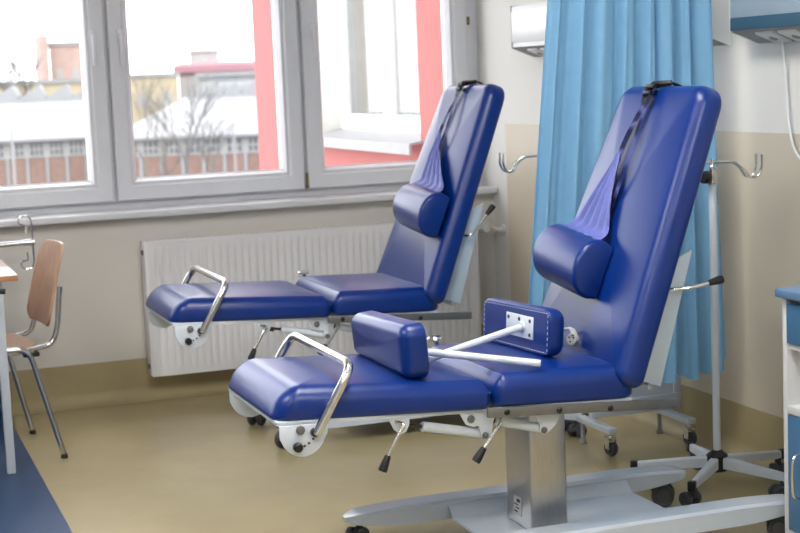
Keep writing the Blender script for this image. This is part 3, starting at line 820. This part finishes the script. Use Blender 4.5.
# ------------------------------------------------------------------ bedside cabinet at the right
t = thing('bedside_cabinet', 'white bedside cabinet with blue drawer, open shelf and blue door at the right edge', 'cabinet', (2.70, 3.45, 0))
cx0, cx1, cy0, cy1 = 2.462, 2.93, 3.20, 3.728
bm = newbm()
add_box(bm, cx0, cx1, cy1-.020, cy1, .05, .735, bev=.001); add_box(bm, cx0, cx1, cy0, cy0+.020, .05, .735, bev=.001)
add_box(bm, cx1-.008, cx1, cy0+.02, cy1-.02, .05, .735)
add_box(bm, cx0+.004, cx1-.008, cy0+.02, cy1-.02, .05, .07); add_box(bm, cx0, cx1-.008, cy0+.02, cy1-.02, .405, .427, bev=.001); add_box(bm, cx0+.004, cx1-.008, cy0+.02, cy1-.02, .590, .604)
obj('body', bm, M['cab_white'], t)
bm = newbm(); add_box(bm, cx0-.018, cx1+.01, cy0-.014, cy1+.012, .735, .760, bev=.005); obj('worktop', bm, M['cab_top'], t)
bm = newbm(); add_box(bm, cx0-.002, cx0+.016, cy0+.022, cy1-.023, .606, .718, bev=.0015); dr = obj('drawer', bm, M['cab_blue'], t)
bm = newbm(); add_tube(bm, arc_path([(cx0, 3.52, .665), (cx0-.025, 3.52, .665), (cx0-.025, 3.40, .665), (cx0, 3.40, .665)], .012), .004, n=8); obj('handle', bm, M['chrome'], dr)
bm = newbm(); add_box(bm, cx0-.002, cx0+.016, cy0+.022, cy1-.023, .068, .402, bev=.0015); dr = obj('door', bm, M['cab_blue'], t)
bm = newbm(); add_tube(bm, arc_path([(cx0, 3.645, .30), (cx0-.025, 3.645, .292), (cx0-.03, 3.645, .235), (cx0-.025, 3.645, .178), (cx0, 3.645, .17)], .02), .0045, n=8); obj('handle', bm, M['chrome'], dr, 'chrome loop handle')
for x, y in ((cx0+.05, cy1-.05), (cx1-.05, cy1-.05), (cx0+.05, cy0+.05), (cx1-.05, cy0+.05)): castor('castor', t, (x, y), .8, r=.02, z_top=.052)
bm = newbm(); add_box(bm, 2.60, 2.93, 3.16, 3.815, .905, .918, bev=.002); obj('shelf_board', bm, M['grey'], t)
bm = newbm(); add_box(bm, 2.595, 2.935, 3.155, 3.820, .918, .942, bev=.004); obj('raised_shelf', bm, M['cab_top'], t)
bm = newbm()
for y in (3.25, 3.50): add_box(bm, 2.88, 2.905, y, y+.025, .76, .905)
obj('shelf_post', bm, M['cab_white'], t)

# ------------------------------------------------------------------ table, chair and hook stand at the left
t = thing('work_table', 'table with pale beech top and grey metal legs at the left edge', 'table', (.0, 6.0, 0))
tx0, tx1, ty0, ty1, tz = -1.0, .578, 5.755, 6.46, .738
bm = newbm(); add_box(bm, tx0, tx1, ty0, ty1, tz-.002, tz, bev=.001); obj('table_top', bm, M['table_top'], t)
bm = newbm(); add_box(bm, tx0, tx1, ty0, ty1, tz-.022, tz-.002, bev=.002); obj('top_edge', bm, M['wood_edge'], t, 'brown beech edge')
bm = newbm(); add_box(bm, tx0+.05, tx1-.08, ty0+.04, ty0+.06, tz-.07, tz-.022); add_box(bm, tx0+.05, tx1-.08, ty1-.06, ty1-.04, tz-.07, tz-.022)
obj('apron', bm, M['table_leg'], t)
for x in (tx0+.05, tx1-.085):
    for y in (ty0+.03, ty1-.06):
        bm = newbm(); add_box(bm, x, x+.032, y, y+.032, 0, tz-.022, bev=.004); obj('leg', bm, M['table_leg'], t)
bm = newbm(); add_tube(bm, arc_path([(.10, 5.80, .716), (.10, 5.72, .716), (.20, 5.690, .720), (.50, 5.705, .690)], .03), .008, n=12); lv = obj('side_lever', bm, M['chrome_dark'], t)
bm = newbm(); add_tube(bm, [(.50, 5.705, .690), (.525, 5.7065, .6875)], .0105, n=12); obj('tip', bm, M['black'], lv, 'black tip')
# stacking chair
t = thing('stacking_chair', 'stacking chair with beech seat and back on chrome tube legs beside the table', 'chair', (.55, 6.17, 0))
yc = 6.17
# shell: backrest curved plate facing -x
bm = newbm(); nu, nv = 14, 18; G = []
b0, b1 = Vector((.708, 0, .495)), Vector((.778, 0, .808))
def bpt(u, v, off):
    hw = .178-.02*u
    q = b0.lerp(b1, u)
    bow = .018*(v*v)                               # sides wrap forward
    return Vector((q.x-bow+off+.014*u*u, yc+hw*v, q.z))
def outline(u, v):                                 # round the corners
    k = 1-max(0, abs(u-.5)-.36)**2*14
    return v*k
rings = []
for off in (0, .011):
    rows = [[bm.verts.new(bpt(i/nu, outline(i/nu, -1+2*j/nv), off)) for j in range(nv+1)] for i in range(nu+1)]
    rings.append(rows)
    for A, B in zip(rows, rows[1:]):
        for j in range(nv): bm.faces.new((A[j], A[j+1], B[j+1], B[j]))
F, K = rings
for i in range(nu):
    bm.faces.new((F[i][0], F[i+1][0], K[i+1][0], K[i][0])); bm.faces.new((F[i][nv], K[i][nv], K[i+1][nv], F[i+1][nv]))
for j in range(nv):
    bm.faces.new((F[0][j], K[0][j], K[0][j+1], F[0][j+1])); bm.faces.new((F[nu][j], F[nu][j+1], K[nu][j+1], K[nu][j]))
obj('backrest', bm, M['wood'], t, smooth=40)
bm = newbm()
add_pillow(bm, [(.26, yc-.195), (.655, yc-.19), (.655, yc+.19), (.26, yc+.195)], [.05, .06, .06, .05], .012, .003, .003, lambda u, v, w: V(u, v, .432-.02*(u-.26)+w), .0)
obj('seat', bm, M['wood'], t)
for s in (-1, 1):
    y = yc+s*.205
    bm = newbm(); add_tube(bm, arc_path([(.30, y, .0), (.335, y, .30), (.36, y-s*.012, .415), (.60, y-s*.012, .418), (.708, y-s*.03, .43), (.732, y-s*.03, .50), (.750, y-s*.03, .65)], .06, 7), .0105, n=12)
    obj('side_frame', bm, M['chrome_dark'], t)
    bm = newbm(); add_tube(bm, arc_path([(.50, y+s*.004, .432), (.605, y+s*.012, .43), (.705, yc+s*.25, .012)], .05, 7), .0105, n=12)
    lg = obj('rear_leg', bm, M['chrome_dark'], t)
    bm = newbm(); add_lathe(bm, [(.011, 0), (.014, .002), (.013, .016), (.011, .018)], (.705, yc+s*.25, 0), n=12); obj('foot_tip', bm, M['black'], lg)
    bm = newbm(); add_lathe(bm, [(.009, 0), (.006, .004), (0, .004)], (.728, yc+s*.15, .60), (-1, 0, .2), n=10); obj('screw', bm, M['chrome'], t)
bm = newbm(); add_tube(bm, [(.62, yc-.20, .418), (.62, yc+.20, .418)], .0105); add_tube(bm, [(.36, yc-.2, .416), (.36, yc+.2, .416)], .0105)
obj('cross_tube', bm, M['chrome_dark'], t)
bm = newbm(); add_box(bm, .59, .65, yc-.205, yc-.17, .395, .412, bev=.004); obj('stacking_pad', bm, M['black'], t)
t.rotation_euler.z = math.radians(7); t.location.x -= .012
# chrome infusion stand whose arm reaches into the picture
t = thing('infusion_hook_stand', 'chrome infusion stand whose arm ends in looped hooks at the left edge', 'infusion stand', (.22, 6.62, 0))
hx, hy, hz = .742, 6.62, .772
bm = newbm(); add_tube(bm, [(.22, hy, .03), (.22, hy, hz+.02)], .012, n=14); obj('pole', bm, M['chrome_dark'], t)
bm = newbm(); add_tube(bm, [(.20, hy, hz-.012), (hx-.02, hy, hz)], .011, n=14); add_lathe(bm, [(.014, 0), (.014, .045)], (hx-.045, hy, hz), (1, 0, 0), n=14)
obj('arm', bm, M['chrome_dark'], t)
for s in (1, -1):
    pth = [(hx-.006, hy, hz), (hx-.006, hy, hz+s*.09), (hx-.02, hy, hz+s*.112), (hx-.045, hy, hz+s*.112), (hx-.062, hy, hz+s*.095), (hx-.058, hy, hz+s*.076), (hx-.030, hy-.02, hz+s*.074), (hx-.035, hy-.035, hz+s*.04)]
    bm = newbm(); add_tube(bm, arc_path(pth, .02, 5), .004, n=8); obj('hook', bm, M['chrome_dark'], t)
for k in range(4):
    a = k*PI/2+.78
    bm = newbm(); add_tube(bm, [(.22, hy, .04), (.22+.17*math.cos(a), hy+.17*math.sin(a), .012)], .011); obj('foot', bm, M['chrome_dark'], t)
# ------------------------------------------------------------------ ceiling fill panels (unseen, added to brighten the room)
for x, y in ((-.6, 1.0), (1.4, 1.0), (-.6, 3.6), (1.4, 3.6)):
    t = thing('fill_panel', 'white rectangular ceiling panel, unseen, added as fill light', 'ceiling lamp', (x, y, ZC-.05), 'added fill panels')
    box_obj('housing', (x-.32, x+.32, y-.62, y+.62, ZC-.05, ZC), M['unit_white'], t)
    box_obj('diffuser', (x-.30, x+.30, y-.60, y+.60, ZC-.056, ZC-.05), M['lamp'], t)

# ------------------------------------------------------------------ outside: the red wing of the same building
XW, YE = 3.30, 12.65
t = thing('building_wing', 'red rendered wing of the building with a white window, right of the glass', 'building', (XW+.6, 10, -7.5))
wy0, wy1, wz0, wz1 = 8.80, 10.86, 1.0, 2.62
bm = newbm()
def wq(y0, y1, z0, z1): add_box(bm, XW, XW+.30, y0, y1, z0, z1)
wq(YO+.01, wy0, -7.5, 6); wq(wy1, YE, -7.5, 6); wq(wy0, wy1, -7.5, wz0); wq(wy0, wy1, wz1, 6)
obj('facade', bm, M['red'], t, smooth=0)
box_obj('core', (XW+.6, 7.2, YO+.01, YE, -7.5, 6), M['pale_wall'], t, smooth=0)
bm = newbm(); add_box(bm, XW+.005, XW+.16, wy1-.015, wy1, wz0, wz1); add_box(bm, XW+.005, XW+.16, wy0, wy0+.015, wz0, wz1); obj('reveal', bm, M['reveal'], t, smooth=0)
bm = newbm(); xf = XW+.155; fr = .09
add_box(bm, xf, xf+.07, wy0, wy1, wz0, wz0+.14); add_box(bm, xf, xf+.07, wy0, wy1, wz1-.1, wz1)
for a in (wy0, wy1-fr, (wy0+wy1)/2-.07): add_box(bm, xf, xf+.07, a, a+(fr if a != (wy0+wy1)/2-.07 else .14), wz0+.14, wz1-.1)
obj('window_frame', bm, M['out_white'], t, smooth=0)
bm = newbm(); add_box(bm, xf+.03, xf+.036, wy0+fr, wy1-fr, wz0+.14, wz1-.1); obj('window_pane', bm, M['glass'], t, smooth=0)
bm = newbm()
n = 60; ys = [wy0+fr+(wy1-wy0-2*fr)*k/n for k in range(n+1)]
for k in range(n):
    xa, xb = (xf+.052+.006*math.sin(j*1.9) for j in (k, k+1))
    bm.faces.new([bm.verts.new(q) for q in ((xa, ys[k], wz0+.1), (xb, ys[k+1], wz0+.1), (xb, ys[k+1], wz1-.05), (xa, ys[k], wz1-.05))])
obj('net_curtain', bm, M['out_net'], t)
bm = newbm()
for k in range(14):
    xa, xb = (xf+.047+.002*math.sin(j*2.3) for j in (k, k+1)); y0 = wy1-.62+k*.025
    bm.faces.new([bm.verts.new(q) for q in ((xa, y0, wz0+.1), (xb, y0+.025, wz0+.1), (xb, y0+.025, wz1-.05), (xa, y0, wz1-.05))])
obj('drape', bm, M['drape'], t)
bm = newbm(); add_prism(bm, [(XW-.10, .992), (XW-.10, .925), (XW-.085, .925), (XW-.085, .982), (XW+.16, 1.015), (XW+.16, 1.035)], lambda u, v, w: V(u, w, v), wy0-.06, wy1+.02); obj('window_sill', bm, M['out_sill'], t, smooth=0)
bm = newbm(); add_box(bm, XW-.02, XW, 11.8, 11.84, -7.5, 6); obj('lightning_rod', bm, M['out_white'], t)

# ------------------------------------------------------------------ outside: town in the snow, second-floor view
H = 1.395
F, YAW, PIT, ROL = 1560.27, .341998, .121378, -.042022
fw = Vector((math.sin(YAW)*math.cos(PIT), math.cos(YAW)*math.cos(PIT), -math.sin(PIT))); rt = Vector((math.cos(YAW), -math.sin(YAW), 0)); upv = rt.cross(fw)
cr, sr = math.cos(ROL), math.sin(ROL)
cR, cU = rt*cr+upv*sr, upv*cr-rt*sr
def az(px, dist, h):
    """ground position at a given distance in the direction seen at photograph column px (used for laying out the distant town)"""
    d = fw+cR*((px+13-400)/F); d.z = 0; d.normalize(); return Vector((d.x*dist, d.y*dist, h))
GZ = -7.3
bm = newbm(); add_box(bm, -120, 320, 14, 420, GZ-.4, GZ)
o = obj('snow_ground', bm, M['street'], smooth=0); o['kind'] = 'structure'; o.name = 'floor_outside'
def hall(label, pa, pb, dist, z_eave, z_top, ridge_h, wins, saw, roof_d):
    """long low hall with windows; front between columns pa and pb"""
    A, B = az(pa, dist, GZ), az(pb, dist*.97, GZ); d = (B-A); Ln = d.length; d.normalize(); nb = Vector((-d.y, d.x, 0))
    if nb.y < 0: nb = -nb
    t = thing('factory_hall', label, 'hall', (A+B)/2, 'snowy factory halls outside')
    fn = lambda u, v, w: A+d*u+nb*w+Vector((0, 0, v-GZ))
    bm = newbm(); add_prism(bm, [(0, GZ), (Ln, GZ), (Ln, z_eave), (0, z_eave)], fn, 0, 12); obj('wall', bm, M['brick'], t, smooth=0)
    bm = newbm(); add_prism(bm, [(0, z_eave-1.75), (Ln, z_eave-1.75), (Ln, z_eave), (0, z_eave)], fn, -.08, 0); obj('upper_wall', bm, M['pale_wall'], t, smooth=0)
    bm = newbm(); w = Ln/wins
    for k in range(wins): add_prism(bm, [(k*w+.18*w, GZ+.2), (k*w+.02*w, GZ+.2), (k*w+.02*w, z_eave-1.75), (k*w+.18*w, z_eave-1.75)], fn, -.15, 0)
    obj('pilaster', bm, M['snow'], t, smooth=0)
    for k in range(wins):
        x0 = k*w+.26*w; x1 = k*w+w*.97; zb = z_eave-1.62; zt = z_eave-.38
        bm = newbm(); add_prism(bm, [(x0, zb), (x1, zb), (x1, zt), (x0, zt)], fn, -.16, -.08); f = obj('window', bm, M['pale_wall'], t, smooth=0)
        bm = newbm(); mx = (x1-x0)/3; mz = (zt-zb)/2
        for i in range(3):
            for j in range(2): add_prism(bm, [(x0+i*mx+.08, zb+j*mz+.07), (x0+(i+1)*mx-.08, zb+j*mz+.07), (x0+(i+1)*mx-.08, zb+(j+1)*mz-.07), (x0+i*mx+.08, zb+(j+1)*mz-.07)], fn, -.18, -.16)
        obj('pane', bm, M['dark_win'], f, smooth=0)
    bm = newbm()
    sl = lambda u, v, w: A+d*u+nb*w+Vector((0, 0, v-GZ))
    vs = [bm.verts.new(sl(*q)) for q in ((-.5, z_eave, -1), (Ln+.5, z_eave, -1), (Ln+.5, z_top, roof_d), (-.5, z_top, roof_d), (-.5, z_eave-.25, -1), (Ln+.5, z_eave-.25, -1), (Ln+.5, z_eave, roof_d), (-.5, z_eave, roof_d))]
    for q in ((0, 1, 2, 3), (4, 5, 1, 0), (1, 5, 6, 2), (0, 3, 7, 4), (2, 6, 7, 3)): bm.faces.new([vs[i] for i in q])
    obj('roof', bm, M['snow'], t, smooth=0)
    sw = Ln/saw
    bm = newbm()
    for k in range(saw):
        add_prism(bm, [(k*sw, z_top-.3), ((k+1)*sw, z_top-.3), ((k+1)*sw, z_top+ridge_h*.25), (k*sw+sw*.82, z_top+ridge_h), (k*sw, z_top)], fn, roof_d-2, roof_d+8)
    obj('sawtooth_roof', bm, M['snow'], t, smooth=0)
hall('low brick factory hall with snowy sawtooth roof, seen in the left window', -330, 98, 148, -2.75, .55, 1.5, 21, 13, 26)
hall('low brick factory hall with snowy roof behind bare trees, seen in the middle window', 112, 300, 140, -2.95, .25, 1.3, 9, 9, 26)
def block(name, label, px0, px1, dist, z0, z1, m, depth=12, group=None, cat='building', extra=None):
    A, B = az(px0, dist, z0), az(px1, dist, z0); d = (B-A); Ln = d.length; d.normalize(); nb = Vector((-d.y, d.x, 0))
    if nb.y < 0: nb = -nb
    fn = lambda u, v, w: A+d*u+nb*w+Vector((0, 0, v-z0))
    t = thing(name, label, cat, (A+B)/2, group)
    bm = newbm(); add_prism(bm, [(0, z0), (Ln, z0), (Ln, z1), (0, z1)], fn, 0, depth); obj('wall', bm, m, t, smooth=0)
    bm = newbm(); add_prism(bm, [(-.3, z1), (Ln+.3, z1), (Ln+.3, z1+.5), (-.3, z1+.5)], fn, -.3, depth); obj('snowy_roof', bm, M['snow'], t, smooth=0)
    n = max(2, int(Ln/3.2)); bm = newbm()
    for k in range(n):
        for zz in (.25, .6):
            u = Ln*(k+.3)/n; add_prism(bm, [(u, z0+(z1-z0)*zz), (u+.4*Ln/n, z0+(z1-z0)*zz), (u+.4*Ln/n, z0+(z1-z0)*(zz+.18)), (u, z0+(z1-z0)*(zz+.18))], fn, -.05, 0)
    obj('window_row', bm, extra or m, t, smooth=0)
    return t, fn, Ln
def zpx(dist, dpx): return H+dist*dpx/F
D1 = 230
t, fn, Ln = block('brick_block', 'pale pink brick block with a taller chimney-like tower, far beyond the hall', 51, 84, D1, GZ, zpx(D1, 43), M['brick_pink'], extra=M['pale_wall'])
bm = newbm(); a = az(42, D1-2, GZ); b = az(50.5, D1-2, GZ); w = (b-a).length
add_box(bm, a.x, a.x+w, a.y, a.y+6, GZ, zpx(D1, 53)); obj('tower', bm, M['brick_pink'], t, smooth=0)
block('long_block', 'long yellowish building behind the factory hall roof, left window', -20, 82, 210, GZ, zpx(210, 7), M['yellow_wall'], extra=M['pale_wall'])
block('pale_block', 'pale yellow low building beyond the hall, left part of the middle window', 128, 176, 215, GZ, zpx(215, 9), M['yellow_wall'], extra=M['pale_wall'])
# round tower with maroon rim
t = thing('round_tower', 'round white building with a wide maroon roof rim and mast, middle window', 'building', az(214, 235, GZ))
c = az(214, 235, 0); k = 235/F
bm = newbm(); add_lathe(bm, [(37*k, GZ), (37*k, H+9*k)], c, n=36); obj('wall', bm, M['pale_wall'], t, smooth=30)
bm = newbm(); add_lathe(bm, [(38*k, H+9*k), (42*k, H+12*k), (42*k, H+18*k), (38*k, H+21*k), (0, H+22*k)], c, n=36); obj('roof_rim', bm, M['maroon'], t, smooth=30)
bm = newbm(); cc = c+az(203, 235, 0)-az(214, 235, 0)
add_lathe(bm, [(14*k, H+21*k), (14*k, H+30*k), (16*k, H+31*k), (16*k, H+33*k), (0, H+34*k)], cc, n=24); obj('lantern', bm, M['pale_wall'], t, smooth=30)
bm = newbm(); add_tube(bm, [cc+V(-.3, 0, H+33*k), cc+V(-.3, 0, H+58*k)], .12, n=6); add_tube(bm, [cc+V(-1.0, 0, H+48*k), cc+V(-.3, 0, H+44*k), cc+V(.5, 0, H+48*k)], .1, n=6); obj('mast', bm, M['twig'], t)
block('white_block', 'white block with small windows in front of the round building, middle window', 196, 300, 190, GZ, zpx(190, 7), M['snow'], extra=M['dark_win'])
# bare trees
def tree(label, px, dist, top, m, seed, spread=.5, rad=.10, group='bare trees outside'):
    rnd = random.Random(seed); base = az(px, dist, GZ); hgt = top-GZ
    bm = newbm()
    def br(p, d, ln, r, lev):
        q = p+d*ln; mid = p+d*ln*.5+Vector((rnd.uniform(-1, 1), rnd.uniform(-1, 1), 0))*ln*.04
        add_tube(bm, [p, mid, q], [r, r*.85, r*.65], n=5 if lev < 2 else 3, cap=False)
        if lev >= 5: return
        for k in range(3 if lev < 4 else 2):
            a = rnd.uniform(0, 2*PI); tl = rnd.uniform(.25, .75)*spread*1.6
            nd = (d+Vector((math.cos(a), math.sin(a), rnd.uniform(-.1, .5)))*tl).normalized()
            br(p+d*ln*rnd.uniform(.55, 1), nd, ln*rnd.uniform(.58, .82), r*.6, lev+1)
    br(Vector((0, 0, 0)), Vector((0, 0, 1)), hgt*.32, rad*dist/100, 0)
    zt = max(v.co.z for v in bm.verts); s = hgt/zt
    for v in bm.verts: v.co = Vector((v.co.x*s, v.co.y*s, v.co.z*s))+base
    o = obj('bare_tree', bm, m, smooth=80)
    tag(o, label, 'tree', group)
tree('bare tree at the left edge of the left window, behind the hall roof', -2, 190, zpx(190, 46), M['twig'], 3, .45, .11)
tree('bare tree left of the pink brick block in the left window', 22, 206, zpx(206, 56), M['twig'], 5, .4, .11)
tree('bare tree in front of the middle hall, near the left frame of the middle window', 148, 84, zpx(84, 10), M['twig'], 8, .45)
tree('tallest bare tree in front of the hall, centre of the middle window', 180, 112, zpx(112, 18), M['twig'], 11, .45)
tree('small bare tree in front of the middle hall, left of the red wall', 206, 98, zpx(98, -12), M['twig'], 14, .6)
tree('bare tree standing high beside the left frame of the middle window, far away', 139, 180, zpx(180, 36), M['twig'], 23, .4, .05)
# street lamps, sign
def street_lamp(label, px, dist, top):
    b = az(px, dist, GZ); t = thing('street_lamp', label, 'street lamp', b, 'street lamps outside')
    bm = newbm(); add_tube(bm, [b, Vector((b.x, b.y, top))], [.09, .06], n=8); obj('post', bm, M['out_sill'], t)
    bm = newbm(); add_lathe(bm, [(0, -.05), (.22, .02), (.30, .16), (.24, .34), (0, .4)], (b.x, b.y, top), n=14); obj('globe', bm, M['out_white'], t)
street_lamp('street lamp with white globe in the lower part of the left window', 8, 80, zpx(80, -35))
street_lamp('street lamp post in the middle window, left of the red wall', 228, 90, zpx(90, -38))
b = az(255, 88, GZ); t = thing('street_sign', 'pale blue street sign beside the red wall', 'sign', b)
bm = newbm(); add_tube(bm, [b, b+V(0, 0, 3.6)], .05, n=6); obj('post', bm, M['out_sill'], t)
bm = newbm(); add_box(bm, b.x-.4, b.x+.4, b.y-.12, b.y-.06, GZ+2.6, GZ+3.7, bev=.02); obj('sign_plate', bm, M['sign_blue'], t)
# snow-covered hedges along the street
for k, (p0, p1) in enumerate(((-20, 38), (54, 88), (122, 186), (200, 262))):
    a, b = az(p0, 118, GZ), az(p1, 116, GZ); bm = newbm(); d = b-a; n = 30; rn = random.Random(k)
    for i in range(n):
        c = a+d*(i/n); r = rn.uniform(.5, .85)
        bmesh.ops.create_icosphere(bm, subdivisions=1, radius=r, matrix=Matrix.Translation(c+V(rn.uniform(-.5, .5), rn.uniform(-.5, .5), r*.6)))
    o = obj('snowy_hedge', bm, (M['snow'], M['twig'])[k % 2], smooth=80)
    tag(o, ('snowy hedge at the left of the left window', 'dark low hedge at the right of the left window', 'snowy hedge under the trees of the middle window', 'dark low hedge next to the red wall')[k], 'hedge', 'hedges along the street')

# ------------------------------------------------------------------ light: overcast sky through the windows
w = bpy.data.worlds.new('overcast'); C.world = w; w.use_nodes = True
bg = w.node_tree.nodes['Background']; bg.inputs['Color'].default_value = (.97, .985, 1, 1); bg.inputs['Strength'].default_value = 3.3
for i in range(8):                                    # sampling portals in the window openings
    ld = bpy.data.lights.new('window_portal', 'AREA'); ld.shape = 'RECTANGLE'
    a, b = SEAMS[i], SEAMS[i+1]; ld.size = b-a; ld.size_y = WZ1-WZ0; ld.cycles.is_portal = True
    lo = bpy.data.objects.new('window_portal', ld); COL.objects.link(lo); lo.location = ((a+b)/2, YO+.02, (WZ0+WZ1)/2); lo.rotation_euler = (-PI/2, 0, 0)

# ------------------------------------------------------------------ camera
cd = bpy.data.cameras.new('camera'); cam = bpy.data.objects.new('camera', cd); COL.objects.link(cam)
cd.sensor_fit = 'HORIZONTAL'; cd.sensor_width = 36; cd.lens = F/800*36; cd.clip_start = .05; cd.clip_end = 2000
R3 = Matrix((cR, cU, -fw)).transposed()
cam.matrix_world = Matrix.Translation((0, 0, H)) @ R3.to_4x4()
cd.dof.use_dof = True; cd.dof.focus_distance = 4.25; cd.dof.aperture_fstop = 5.6; cd.dof.aperture_blades = 7
C.camera = cam
C.view_settings.view_transform = 'Standard'; C.view_settings.look = 'None'; C.view_settings.exposure = .60; C.view_settings.gamma = 1; C.view_settings.use_curve_mapping = False
